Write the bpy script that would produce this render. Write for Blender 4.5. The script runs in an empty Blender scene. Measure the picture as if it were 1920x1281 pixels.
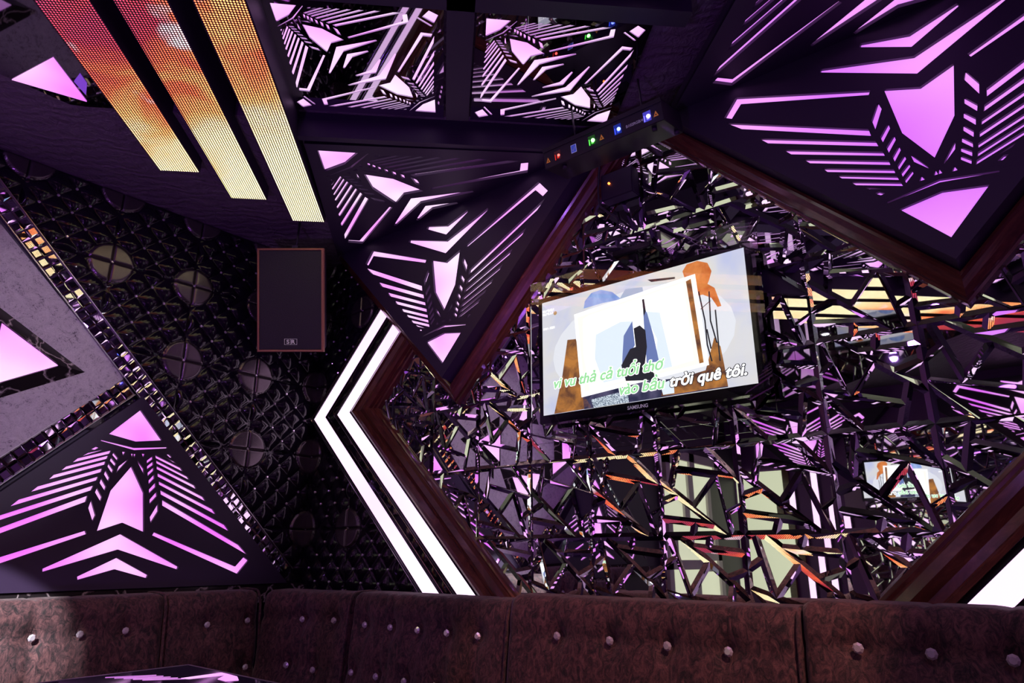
import bpy, bmesh, math, random
from mathutils import Vector, Matrix, Euler
from mathutils.geometry import delaunay_2d_cdt
R = math.radians
SC = bpy.context.scene
COL = SC.collection
random.seed(7)
CAMH = 1.1          # camera height above the floor
# Axes: X runs along the mirror wall from the room corner, -Y runs along the quilted wall, Z up.

# ------------------------------------------------------------------ camera, world, exposure
cd = bpy.data.cameras.new('camera'); cam = bpy.data.objects.new('camera', cd); COL.objects.link(cam)
cam.location = (3.59, -2.445, CAMH); cam.rotation_euler = (R(90 + 17.2), 0, R(39.5))
cd.sensor_width = 36; cd.lens = 24; cd.clip_start = 0.02; cd.clip_end = 60
SC.camera = cam
w = bpy.data.worlds.new('world'); SC.world = w; w.use_nodes = True
w.node_tree.nodes['Background'].inputs[0].default_value = (0.02, 0.01, 0.03, 1)
w.node_tree.nodes['Background'].inputs[1].default_value = 0.3
SC.view_settings.view_transform = 'Standard'; SC.view_settings.look = 'None'
SC.view_settings.gamma = 1; SC.view_settings.exposure = 0.0
try: SC.view_settings.use_curve_mapping = False
except Exception: pass

# ------------------------------------------------------------------ object helpers
def tag(o, label=None, cat=None, group=None, kind=None):
    if label: o['label'] = label
    if cat: o['category'] = cat
    if group: o['group'] = group
    if kind: o['kind'] = kind
    return o
def thing(name, label, cat, M=None, group=None):
    o = bpy.data.objects.new(name, None); COL.objects.link(o); o.empty_display_size = .05
    if M is not None: o.matrix_world = M
    return tag(o, label, cat, group)
def link(name, me, mat, parent=None, M=None, smooth=False):
    if mat is not None:
        for m in (mat if isinstance(mat, (list, tuple)) else [mat]): me.materials.append(m)
    o = bpy.data.objects.new(name, me); COL.objects.link(o)
    if parent is not None: o.parent = parent
    if M is not None: o.matrix_local = M
    if smooth:
        for p in me.polygons: p.use_smooth = True
    return o
def bmobj(name, bm, mat, parent=None, M=None, smooth=False, recalc=True):
    if recalc: bmesh.ops.recalc_face_normals(bm, faces=bm.faces)
    me = bpy.data.meshes.new(name); bm.to_mesh(me); bm.free()
    return link(name, me, mat, parent, M, smooth)
def T(x, y, z): return Matrix.Translation((x, y, z))
def basis(o, x, y, z):
    m = Matrix.Identity(4)
    for i, c in enumerate((x, y, z, o)):
        for j in range(3): m[j][i] = c[j]
    return m
def add_box(bm, x0, x1, y0, y1, z0, z1, mi=0, bev=0):
    vs = [bm.verts.new(v) for v in ((x0,y0,z0),(x1,y0,z0),(x1,y1,z0),(x0,y1,z0),(x0,y0,z1),(x1,y0,z1),(x1,y1,z1),(x0,y1,z1))]
    fs = [bm.faces.new([vs[i] for i in f]) for f in ((0,3,2,1),(4,5,6,7),(0,1,5,4),(1,2,6,5),(2,3,7,6),(3,0,4,7))]
    for f in fs: f.material_index = mi
    if bev:
        es = list({e for f in fs for e in f.edges})
        bmesh.ops.bevel(bm, geom=es, offset=bev, segments=2, affect='EDGES')
    return fs
def box(name, x0, x1, y0, y1, z0, z1, mat, parent=None, bev=0):
    bm = bmesh.new(); add_box(bm, min(x0,x1), max(x0,x1), min(y0,y1), max(y0,y1), min(z0,z1), max(z0,z1), bev=bev)
    return bmobj(name, bm, mat, parent)
def add_prism(bm, pts, z0, z1, mi=0):
    n = len(pts)
    a = [bm.verts.new((p[0], p[1], z0)) for p in pts]; b = [bm.verts.new((p[0], p[1], z1)) for p in pts]
    fs = [bm.faces.new(a[::-1]), bm.faces.new(b)] + [bm.faces.new((a[i], a[(i+1)%n], b[(i+1)%n], b[i])) for i in range(n)]
    for f in fs: f.material_index = mi
    return fs
def prism(name, pts, z0, z1, mat, parent=None, M=None):
    bm = bmesh.new(); add_prism(bm, pts, z0, z1); return bmobj(name, bm, mat, parent, M)
def cyl(name, p0, p1, r, mat, parent=None, seg=16, r2=None, smooth=True):
    bm = bmesh.new(); add_cyl(bm, p0, p1, r, seg, r2); return bmobj(name, bm, mat, parent, smooth=smooth)
def add_cyl(bm, p0, p1, r, seg=16, r2=None):
    p0, p1 = Vector(p0), Vector(p1); d = p1 - p0; q = d.to_track_quat('Z', 'Y').to_matrix(); r2 = r if r2 is None else r2
    A = [bm.verts.new(p0 + q @ Vector((r*math.cos(t), r*math.sin(t), 0))) for t in [2*math.pi*i/seg for i in range(seg)]]
    B = [bm.verts.new(p1 + q @ Vector((r2*math.cos(t), r2*math.sin(t), 0))) for t in [2*math.pi*i/seg for i in range(seg)]]
    bm.faces.new(A[::-1]); bm.faces.new(B)
    for i in range(seg): bm.faces.new((A[i], A[(i+1)%seg], B[(i+1)%seg], B[i]))
def tube(name, pts, r, mat, parent=None, seg=8):
    bm = bmesh.new(); pts = [Vector(p) for p in pts]; rings = []
    for i, p in enumerate(pts):
        d = (pts[min(i+1, len(pts)-1)] - pts[max(i-1, 0)]).normalized(); q = d.to_track_quat('Z', 'Y').to_matrix()
        rings.append([bm.verts.new(p + q @ Vector((r*math.cos(t), r*math.sin(t), 0))) for t in [2*math.pi*k/seg for k in range(seg)]])
    for a, b in zip(rings, rings[1:]):
        for k in range(seg):
            try: bm.faces.new((a[k], a[(k+1)%seg], b[(k+1)%seg], b[k]))
            except Exception: pass
    bm.faces.new(rings[0][::-1]); bm.faces.new(rings[-1])
    return bmobj(name, bm, mat, parent, smooth=True)
def smooth_pts(p, n=6):
    out = []
    P = [Vector(q) for q in p]; P = [P[0]] + P + [P[-1]]
    for i in range(1, len(P)-2):
        for k in range(n):
            t = k/n; a, b, c, d = P[i-1:i+3]
            out.append(.5*((2*b) + (c-a)*t + (2*a-5*b+4*c-d)*t*t + (3*b-a-3*c+d)*t**3))
    out.append(P[-2]); return out
def pt_in(p, q):
    c = False
    for i in range(len(p)):
        a, b = p[i], p[i-1]
        if (a[1] > q[1]) != (b[1] > q[1]) and q[0] < (b[0]-a[0])*(q[1]-a[1])/(b[1]-a[1]) + a[0]: c = not c
    return c
def holed_plate(outer, holes, t):
    """flat plate of thickness t below z = 0 with the given holes cut right through it"""
    vs, es = [], []
    for pl in [outer] + holes:
        k = len(vs); vs += [Vector((q[0], q[1])) for q in pl]; es += [(k+i, k+(i+1) % len(pl)) for i in range(len(pl))]
    V2, E2, F2, _, _, _ = delaunay_2d_cdt(vs, es, [], 0, 1e-6)
    keep = []
    for f in F2:
        c = sum((V2[i] for i in f), Vector((0, 0)))/len(f)
        if pt_in(outer, c) and not any(pt_in(h, c) for h in holes): keep.append(f)
    bm = bmesh.new(); A = [bm.verts.new((v.x, v.y, 0)) for v in V2]; B = [bm.verts.new((v.x, v.y, -t)) for v in V2]; cnt = {}
    for f in keep:
        ar = sum(V2[f[i]].x*V2[f[(i+1)%len(f)]].y - V2[f[(i+1)%len(f)]].x*V2[f[i]].y for i in range(len(f)))
        if ar < 0: f = f[::-1]
        bm.faces.new([A[i] for i in f]); bm.faces.new([B[i] for i in f][::-1])
        for i in range(len(f)): cnt[(f[i], f[(i+1)%len(f)])] = 1
    for (i, j) in cnt:
        if (j, i) not in cnt: bm.faces.new((A[j], A[i], B[i], B[j]))
    bmesh.ops.delete(bm, geom=[v for v in bm.verts if not v.link_faces], context='VERTS')
    me = bpy.data.meshes.new('plate'); bm.to_mesh(me); bm.free(); return me
def text_mesh(body, size, shear=0, extrude=0.0, offset=0.0, align='LEFT', bold=0):
    c = bpy.data.curves.new('words', 'FONT'); c.body = body; c.size = size; c.shear = shear; c.extrude = extrude; c.offset = offset + bold; c.align_x = align
    o = bpy.data.objects.new('words', c); COL.objects.link(o)
    bpy.context.view_layer.update(); dg = bpy.context.evaluated_depsgraph_get()
    me = bpy.data.meshes.new_from_object(o.evaluated_get(dg)); bpy.data.objects.remove(o); bpy.data.curves.remove(c)
    return me

# ------------------------------------------------------------------ materials
def mat(name, col=(.5,.5,.5), rough=.5, metal=0, emit=None, es=0, **kw):
    m = bpy.data.materials.new(name); m.use_nodes = True; b = m.node_tree.nodes['Principled BSDF']
    b.inputs['Base Color'].default_value = (*col, 1); b.inputs['Roughness'].default_value = rough; b.inputs['Metallic'].default_value = metal
    if emit: b.inputs['Emission Color'].default_value = (*emit, 1); b.inputs['Emission Strength'].default_value = es
    for k, v in kw.items(): b.inputs[k.replace('_', ' ')].default_value = v
    return m
def nn(m, t, **kw):
    n = m.node_tree.nodes.new(t)
    for k, v in kw.items(): setattr(n, k, v)
    return n
def lk(m, a, b): m.node_tree.links.new(a, b)
def bsdf(m): return m.node_tree.nodes['Principled BSDF']
def ramp(m, stops, src):
    r = nn(m, 'ShaderNodeValToRGB'); e = r.color_ramp.elements
    while len(e) < len(stops): e.new(.5)
    for el, (p, c) in zip(e, stops): el.position = p; el.color = (*c, 1) if len(c) == 3 else c
    lk(m, src, r.inputs[0]); return r
def coords(m, kind='Object', scale=(1,1,1), rot=(0,0,0)):
    tc = nn(m, 'ShaderNodeTexCoord'); mp = nn(m, 'ShaderNodeMapping'); mp.inputs['Scale'].default_value = scale; mp.inputs['Rotation'].default_value = rot
    lk(m, tc.outputs[kind], mp.inputs[0]); return mp.outputs[0]
def noise(m, vec, scale, detail=4, rough=.5, dist=0):
    n = nn(m, 'ShaderNodeTexNoise'); n.inputs['Scale'].default_value = scale; n.inputs['Detail'].default_value = detail
    n.inputs['Roughness'].default_value = rough; n.inputs['Distortion'].default_value = dist; lk(m, vec, n.inputs['Vector']); return n.outputs[0]
def math_n(m, op, a, b=None, c=None):
    n = nn(m, 'ShaderNodeMath', operation=op)
    for i, x in enumerate((a, b, c)):
        if x is None: continue
        if isinstance(x, (int, float)): n.inputs[i].default_value = x
        else: lk(m, x, n.inputs[i])
    return n.outputs[0]
def bump(m, h, strength=.3, dist=.01):
    b = nn(m, 'ShaderNodeBump'); b.inputs['Strength'].default_value = strength; b.inputs['Distance'].default_value = dist
    lk(m, h, b.inputs['Height']); lk(m, b.outputs[0], bsdf(m).inputs['Normal'])

def glow_mat(name, c1, c2, s, scale=2.5):
    """backlit acrylic: the lamps behind it are a little uneven"""
    m = mat(name, (.6,.5,.6), .35, emit=c1, es=s); v = coords(m, 'Object')
    r = ramp(m, [(.35, c1), (.65, c2)], noise(m, v, scale, 1)); lk(m, r.outputs[0], bsdf(m).inputs['Emission Color']); return m
PINK = glow_mat('pink_diffuser', (.80,.15,.94), (1.0,.58,1.0), 1.15)
PINKV = glow_mat('violet_diffuser', (.62,.12,1.0), (.98,.42,1.0), 1.1, 1.3)
PINKH = glow_mat('bright_pink_diffuser', (.92,.32,1.0), (1.0,.80,1.0), 1.15)
PINKD = glow_mat('dim_pink_diffuser', (.62,.14,.85), (.85,.30,.95), .95)
LEDW = glow_mat('led_strip_diffuser', (1.0,.58,1.0), (1.0,.76,1.0), 1.4, 1.2)
BLACKM = mat('matt_black_plate', (.030,.016,.048), .5)
bump(BLACKM, noise(BLACKM, coords(BLACKM), 300, 2), .08, .001)
BLACKG = mat('gloss_black', (.008,.007,.012), .12)
DMIR = mat('smoked_mirror', (.42,.40,.46), .02, 1)
MIR = mat('bevelled_mirror', (.88,.88,.90), .012, 1)
MIRT = mat('mirror_tile_glass', (.80,.80,.84), .03, 1)
CHROME = mat('chrome', (.75,.75,.78), .12, 1)
STEEL = mat('brushed_steel', (.55,.52,.55), .3, 1)
DARKMETAL = mat('dark_metal', (.045,.04,.055), .38, .5)
CRYSTAL = mat('crystal', (.95,.90,.98), .10, .6)
GLASS = mat('clear_glass', (1,1,1), 0, 0, IOR=1.45, Transmission_Weight=1.0)
FLOOR = mat('dark_floor', (.03,.02,.025), .25)
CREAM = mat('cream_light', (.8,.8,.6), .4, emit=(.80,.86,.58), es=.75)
WHITEP = mat('white_paint', (.62,.56,.60), .4)
def wood_mat():
    m = mat('mahogany', (.12,.03,.02), .22, Coat_Weight=.6, Coat_Roughness=.1)
    v = coords(m, 'Object', (1.2, 1.2, 14)); n = noise(m, v, 5, 6, .6, 1.5)
    r = ramp(m, [(.3, (.07,.018,.013)), (.55, (.13,.036,.022)), (.75, (.22,.07,.035))], n); lk(m, r.outputs[0], bsdf(m).inputs['Base Color']); return m
WOOD = wood_mat()
def vinyl_mat():
    m = mat('black_quilted_vinyl', (.008,.005,.014), .13, Coat_Weight=0)
    bsdf(m).inputs['Coat Roughness'].default_value = .12
    v = coords(m); bump(m, noise(m, v, 14, 2, .5, 1.0), .22, .012); return m
VINYL = vinyl_mat()
DISC = mat('satin_disc', (.16,.14,.15), .25, .8)
def velvet_mat():
    m = mat('crushed_velvet', (.09,.04,.04), .75, Sheen_Weight=.2, Sheen_Roughness=.4)
    v = coords(m, 'Object', (1, 1, .6)); n = noise(m, v, 34, 8, .78, 1.6)
    r = ramp(m, [(.40, (.006,.003,.004)), (.50, (.060,.023,.026)), (.66, (.17,.07,.068))], n); lk(m, r.outputs[0], bsdf(m).inputs['Base Color'])
    bump(m, noise(m, v, 60, 5, .7, 1.5), .5, .006); return m
VELVET = velvet_mat()
def brocade_mat():
    m = mat('crinkled_brocade', (.3,.26,.32), .42, .15)
    v = coords(m); n1 = noise(m, v, 9, 8, .75, 3.0); n2 = noise(m, v, 46, 6, .8, 4.0)
    r = ramp(m, [(.40, (.07,.05,.08)), (.46, (.46,.41,.47)), (.7, (.68,.62,.67))], math_n(m, 'ADD', math_n(m, 'MULTIPLY', n1, .45), math_n(m, 'MULTIPLY', n2, .55)))
    lk(m, r.outputs[0], bsdf(m).inputs['Base Color']); bump(m, n2, .7, .006); return m
BROCADE = brocade_mat()
def marble_mat():
    m = mat('black_marble', (.012,.01,.012), .15)
    v = coords(m); t = nn(m, 'ShaderNodeTexVoronoi'); t.feature = 'DISTANCE_TO_EDGE'; t.inputs['Scale'].default_value = 7
    ds = nn(m, 'ShaderNodeMixRGB'); ds.inputs[0].default_value = .22; lk(m, v, ds.inputs[1]); nz = nn(m, 'ShaderNodeTexNoise'); nz.inputs['Scale'].default_value = 5; nz.inputs['Detail'].default_value = 6; lk(m, v, nz.inputs['Vector']); lk(m, nz.outputs[1], ds.inputs[2])
    lk(m, ds.outputs[0], t.inputs['Vector'])
    r = ramp(m, [(0, (.45,.38,.40)), (.015, (.14,.11,.12)), (.04, (.014,.011,.013))], t.outputs[0]); lk(m, r.outputs[0], bsdf(m).inputs['Base Color']); return m
MARBLE = marble_mat()
def paper_mat(name='embossed_wallpaper'):
    m = mat(name, (.17,.13,.18), .38)
    v = coords(m, 'Object', (1,1,1), (0,0,R(45)))
    b = nn(m, 'ShaderNodeTexBrick'); b.inputs['Scale'].default_value = 4.5; b.inputs['Mortar Size'].default_value = .02; b.inputs['Color1'].default_value = (1,1,1,1); b.inputs['Color2'].default_value = (.9,.9,.9,1); b.inputs['Mortar'].default_value = (0,0,0,1)
    lk(m, v, b.inputs['Vector']); wv = nn(m, 'ShaderNodeTexWave'); wv.inputs['Scale'].default_value = 3; wv.inputs['Distortion'].default_value = 9; wv.inputs['Detail'].default_value = 3; wv.inputs['Detail Scale'].default_value = 1.6; lk(m, v, wv.inputs['Vector'])
    wv.inputs['Scale'].default_value = 5; n9 = noise(m, v, 22, 3, .5, 2.5)
    h = math_n(m, 'ADD', math_n(m, 'ADD', math_n(m, 'MULTIPLY', wv.outputs[1], .16), math_n(m, 'MULTIPLY', n9, .35)), math_n(m, 'MULTIPLY', b.outputs[0], .45)); bump(m, h, .9, .03); return m
PAPER = paper_mat()

def led_mat():
    """the moving picture on the ceiling LED bars, at rest: dots of red, orange and warm white"""
    m = mat('led_matrix', (.004,.003,.003), .5); P = .0105
    tc = nn(m, 'ShaderNodeTexCoord'); sx = nn(m, 'ShaderNodeSeparateXYZ'); lk(m, tc.outputs['Object'], sx.inputs[0])
    fx = math_n(m, 'SUBTRACT', math_n(m, 'FRACT', math_n(m, 'DIVIDE', sx.outputs[0], P)), .5)
    fy = math_n(m, 'SUBTRACT', math_n(m, 'FRACT', math_n(m, 'DIVIDE', sx.outputs[1], P)), .5)
    d = math_n(m, 'SQRT', math_n(m, 'ADD', math_n(m, 'MULTIPLY', fx, fx), math_n(m, 'MULTIPLY', fy, fy)))
    dot = math_n(m, 'LESS_THAN', d, .33)
    n1 = noise(m, tc.outputs['Object'], 2.3, 5, .6, .8)
    # position along the bar (local y) plus flicker of the flame picture
    wv = math_n(m, 'SINE', math_n(m, 'MULTIPLY', math_n(m, 'SUBTRACT', sx.outputs[1], 1.75), 2.3))
    t = math_n(m, 'ADD', math_n(m, 'ADD', math_n(m, 'MULTIPLY', wv, .36), math_n(m, 'ADD', math_n(m, 'MULTIPLY', sx.outputs[0], -.42), .22)), math_n(m, 'MULTIPLY', math_n(m, 'SUBTRACT', n1, .5), .95))
    r = ramp(m, [(0, (1,.86,.50)), (.22, (1,.72,.36)), (.38, (1,.36,.12)), (.52, (.85,.12,.05)), (.70, (.42,.035,.05)), (.95, (.20,.02,.09))], t)
    n2 = noise(m, tc.outputs['Object'], 3.1, 3, .5, .3); hot = math_n(m, 'MULTIPLY', math_n(m, 'MAXIMUM', math_n(m, 'SUBTRACT', n2, .60), 0), 7.0)
    mx = nn(m, 'ShaderNodeMixRGB'); lk(m, math_n(m, 'MINIMUM', hot, .8), mx.inputs[0]); lk(m, r.outputs[0], mx.inputs[1]); mx.inputs[2].default_value = (1,.85,.95,1)
    lk(m, mx.outputs[0], bsdf(m).inputs['Emission Color']); lk(m, math_n(m, 'MULTIPLY', dot, 3.5), bsdf(m).inputs['Emission Strength']); return m
LED = led_mat()

# ------------------------------------------------------------------ the shell of the room
VIOLETW = mat('violet_wall_fill', (.16,.05,.24), .5)  # unseen walls tinted violet so the mirror's dark areas reflect lighter
LX, LY = 4.63, -6.7; HC = 1.87 + CAMH; HS = 1.79 + CAMH
tag(box('floor', -.1, LX+.1, .1, LY-.1, -.05, 0, FLOOR), kind='structure')
tag(box('wall_left', -.1, 0, .1, LY-.1, 0, HC+.1, BLACKM), kind='structure')
tag(box('wall_back', 0, LX+.1, 0, .1, 0, HC+.1, BLACKM), kind='structure')
tag(box('wall_right', LX, LX+.1, 0, LY-.1, 0, HC+.1, VIOLETW), kind='structure')
tag(box('wall_front', 0, LX, LY-.1, LY, 0, HC+.1, VIOLETW), kind='structure')
tag(box('ceiling', 0, LX, 0, LY, HC, HC+.08, PAPER), kind='structure')
# room corner frame: q runs diagonally out of the corner, r across it
S2 = math.sqrt(.5)
def qr(q, r): return ((q + r)*S2, -(q - r)*S2)      # -> world x, y
QM = basis((0,0,0), (S2, S2, 0), (S2, -S2, 0), (0, 0, -1))   # local x = r, y = q, z = down
# lower soffit: the strip along the quilted wall and the corner
sof = [(0,0), (LX-1.9,0), (1.6,-.72), qr(1.575,.08), qr(1.60,-.02), qr(1.66,-.70), (.62,-1.80), (.62,LY), (0,LY)]
sof = [(0,0), (2.30,0), qr(1.56,1.52), qr(1.56,.06), qr(1.66,.04), qr(1.66,-.74), (.62,-1.74), (.62,LY), (0,LY)]
tag(prism('trim_soffit', sof, HS, HC-.001, PAPER), kind='structure')
tag(prism('trim_soffit_edge', [qr(1.566,.06), qr(1.566,1.62), qr(1.60,1.62), qr(1.60,.06)], 1.745+CAMH, HC-.002, BLACKM), kind='structure')

# ------------------------------------------------------------------ the cut pattern shared by all patterned light panels (unit 1 = 1 m)
C = dict(
tip=[(0,0),(.120,.1365),(0,.158),(-.120,.1365)], thin=[(-.150,.168),(0,.189),(.150,.168),(.150,.173),(0,.200),(-.150,.173)],
bullet=[(0,.278),(.073,.400),(.101,.585),(0,.544),(-.101,.585),(-.073,.400)],
big=[(0,.596),(.284,.747),(.282,.760),(0,.666),(-.282,.760),(-.284,.747)],
small=[(0,.703),(.148,.783),(.144,.797),(0,.754),(-.144,.797),(-.148,.783)])
CH = dict(
hook=[(.147,.584),(.575,.750),(.616,.702),(.645,.720),(.592,.788),(.140,.599)],
F1=[(.162,.428),(.583,.641),(.640,.694),(.166,.456)], F2=[(.146,.381),(.494,.540),(.524,.574),(.152,.403)],
F3=[(.133,.339),(.419,.462),(.443,.491),(.137,.356)], F4=[(.122,.300),(.361,.402),(.381,.426),(.125,.317)],
F5=[(.113,.266),(.310,.347),(.324,.367),(.115,.281)], F6=[(.106,.238),(.269,.306),(.284,.324),(.110,.253)],
F7=[(.098,.213),(.230,.265),(.246,.284),(.103,.228)], F8=[(.118,.208),(.193,.236),(.213,.252),(.134,.214)],
F9=[(.151,.205),(.164,.203),(.182,.217),(.168,.218)],
B1=[(.146,.446),(.152,.484),(.125,.543),(.117,.514)], B2=[(.131,.390),(.136,.412),(.107,.453),(.104,.431)],
B3=[(.120,.345),(.124,.368),(.097,.403),(.094,.383)], B4=[(.108,.307),(.112,.327),(.089,.359),(.086,.340)],
B5=[(.101,.273),(.103,.290),(.079,.320),(.076,.303)], B6=[(.094,.245),(.097,.262),(.071,.287),(.069,.272)],
B7=[(.088,.220),(.091,.234),(.066,.259),(.064,.245)],
sliver=[(.020,.246),(.056,.285),(.062,.316),(.024,.257)],
dart=[(0,.218),(.012,.218),(.005,.238)], dart2=[(.036,.213),(.052,.213),(.045,.232)])
def pattern(sa, sb):
    out = [[(a*sa, b*sb) for a, b in v] for v in C.values()]
    for v in CH.values():
        out.append([(a*sa, b*sb) for a, b in v]); out.append([(-a*sa, b*sb) for a, b in v])
    return out
def cut_plate(root, outer, holes, plate_mat, glow, thick=.014, name='face_plate'):
    me = holed_plate(outer, holes, thick)
    p = link(name, me, plate_mat, root)
    xs = [q[0] for q in outer]; ys = [q[1] for q in outer]; cx, cy = sum(xs)/len(xs), sum(ys)/len(ys)
    inner = [(cx + (x-cx)*.985, cy + (y-cy)*.985) for x, y in outer]
    d = prism('diffuser', inner, -thick-.010, -thick-.001, glow, root); d['label'] = 'glowing pink acrylic behind the cut-outs'
    return p
def skirt(root, outer, z0, z1, m, name='side_panel', grow=0):
    bm = bmesh.new(); n = len(outer)
    off = offset_poly(outer, grow)
    a = [bm.verts.new((*p, z0)) for p in outer]; b = [bm.verts.new((*p, z1)) for p in off]
    for i in range(n): bm.faces.new((a[i], a[(i+1)%n], b[(i+1)%n], b[i]))
    bm.faces.new(b[::-1]); return bmobj(name, bm, m, root)
def offset_poly(pts, d):
    """grow a closed polygon by d with mitred corners"""
    if abs(d) < 1e-9: return list(pts)
    n = len(pts); area = sum(pts[i][0]*pts[(i+1)%n][1] - pts[(i+1)%n][0]*pts[i][1] for i in range(n)); s = 1 if area > 0 else -1
    out = []
    for i in range(n):
        p0, p1, p2 = Vector(pts[i-1]), Vector(pts[i]), Vector(pts[(i+1)%n])
        d1, d2 = (p1-p0).normalized(), (p2-p1).normalized(); n1, n2 = Vector((d1.y, -d1.x))*s, Vector((d2.y, -d2.x))*s
        m = (n1 + n2); k = m.length_squared
        out.append(tuple(p1 + m * (2*d/max(k, .15))))
    return out
def moulding(root, outer, prof, m, name='wooden_frame'):
    bm = bmesh.new(); n = len(outer); rings = [[bm.verts.new((*p, h)) for p in offset_poly(outer, d)] for d, h in prof]
    for a, b in zip(rings, rings[1:]):
        for i in range(n): bm.faces.new((a[i], a[(i+1)%n], b[(i+1)%n], b[i]))
    return bmobj(name, bm, m, root)

# two large triangular panels standing proud of the mirror wall, point down
def wall_triangle(u0, z0, s, label, glow):
    root = thing('wall_light_panel', label, 'light panel', basis((u0, -.15, z0+CAMH), (1,0,0), (0,0,1), (0,-1,0)))
    top = (1.745 - z0)
    outer = [(0, -.072), (top*.99+.075, top+.002), (-top*.99-.075, top+.002)]
    cut_plate(root, outer, [h for h in pattern(s[0], s[1])], BLACKM, glow)
    skirt(root, outer, -.001, -.085, BLACKM, grow=.012)
    moulding(root, offset_poly(outer, .010), [(0,-.085),(.004,-.062),(.014,-.058),(.022,-.066),(.040,-.078),(.058,-.094),(.062,-.104),(.070,-.108),(.072,-.138)], WOOD)
    return root
wall_triangle(1.25, .895, (1.03,1.0), 'black triangular light panel pointing down left of the television', PINKH)
wall_triangle(3.42, .912, (1.003,.99), 'large black triangular light panel pointing down at the upper right', PINKV)
# their mirror twins, flat under the ceiling
def ceiling_triangle(u0, v0, sa, sb, label, glow):
    root = thing('ceiling_light_panel', label, 'light panel', basis((u0, -v0, 1.74+CAMH), (-1,0,0), (0,1,0), (0,0,-1)))
    bf = v0 - .152; k = bf + .075
    outer = [(0, -.070), (k*1.04, bf), (-k*1.04, bf)]
    cut_plate(root, outer, pattern(sa, sb), BLACKM, glow)
    skirt(root, outer, -.001, -.048, BLACKM); return root
ceiling_triangle(1.195, .925, 1.045, .955, 'flat black light panel under the ceiling, folding into the triangle left of the television', PINKH)
ceiling_triangle(3.41, .894, .993, .925, 'flat black light panel under the ceiling, folding into the triangle at the upper right', PINKV)

# small square mirrored panels in the ceiling
def square_panel(u0, v0, label, rot=0):
    root = thing('mirrored_ceiling_panel', label, 'ceiling panel', basis((u0, -v0, 1.845+CAMH), (-1,0,0), (0,1,0), (0,0,-1)), 'mirrored ceiling panels')
    sa, sb = .515, .475; bf = .405; m = .050
    half = [[(a, b) for a, b in h] for h in pattern(sa, sb)]
    full = half + [[(-a, 2*bf - b) for a, b in h] for h in half]
    for s in (-1, 1):
        full.append([(s*.365, bf-.02), (s*.405, bf-.025), (s*.415, bf+.012), (s*.375, bf+.030)])
        full.append([(s*.345, bf-.028), (s*.352, bf-.028), (s*.362, bf+.035), (s*.355, bf+.035)])
    outer = [(0, -m), (bf+m, bf), (0, 2*bf+m), (-bf-m, bf)]
    cut_plate(root, outer, full, DMIR, PINKH, .006); skirt(root, outer, -.002, -.024, BLACKM); return root
names = {(0,0): 'square mirrored ceiling panel with pink cut-outs beside the LED bars', (0,1): 'square mirrored ceiling panel with pink cut-outs behind the laser bar'}
for j in range(5):
    for i in range(2):
        q0, r0 = 2.29 + j*.80, .435 + i*.762
        x, y = qr(q0-.0, r0)
        # origin is the apex corner: the corner of the square furthest along -Y
        cx, cy = qr(q0-.32, r0)
        lab = names.get((j, i), 'square mirrored ceiling panel with pink cut-outs further into the room')
        square_panel(cx, -(cy - .405), lab)
for j in range(5):
    a = q0 = 2.29 + j*.80 + .04
    o = prism('ceiling_beam', [qr(a+.0,.06), qr(a+.0,1.62), qr(a+.075,1.62), qr(a+.075,.06)], 1.80+CAMH, HC-.002, BLACKM)
    tag(o, 'black cross beam under the ceiling between rows of mirrored panels', 'beam', 'black ceiling cross beams')
tag(prism('ceiling_beam', [qr(1.70,.768), qr(1.70,.866), qr(5.6,.866), qr(5.6,.768)], 1.80+CAMH, HC-.003, BLACKM), 'long black beam between the two columns of mirrored ceiling panels', 'beam')
# smoked mirror set into the ceiling left of the LED bars
tag(prism('ceiling_mirror', [(.621,-1.745), qr(1.662,-.735), qr(1.662,-.60), qr(5.3,-.60), (.9,-6.4), (.621,-6.4)], HS-.002, HC-.001, mat('dark_mirror', (.16,.14,.18), .03, 1)), 'smoked mirror set in the ceiling left of the LED bars', 'mirror')

# ------------------------------------------------------------------ LED bars
for k, (q0, r0, r1, lab) in enumerate([(1.29, -.569, -.392, 'leftmost and shortest of the three glowing LED bars under the ceiling'),
                                  (1.055, -.309, -.137, 'middle one of the three glowing LED bars under the ceiling'),
                                  (.832, -.052, .116, 'longest LED bar under the ceiling, beside the mirrored panels')]):
    root = thing('led_bar', lab, 'LED bar', T(*((q0+0)*0 for _ in range(2)), 0))
    root.matrix_world = basis((0,0,1.72+CAMH), (S2, S2, 0), (S2, -S2, 0), (0,0,-1))
    bm = bmesh.new(); add_box(bm, r0-.004, r1+.004, q0-.004, 6.0, -.146, -.001)
    bmobj('housing', bm, BLACKM, root)
    bm = bmesh.new(); add_box(bm, r0, r1, q0, 5.9, -.0008, .001)
    bmobj('led_face', bm, LED, root)

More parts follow.
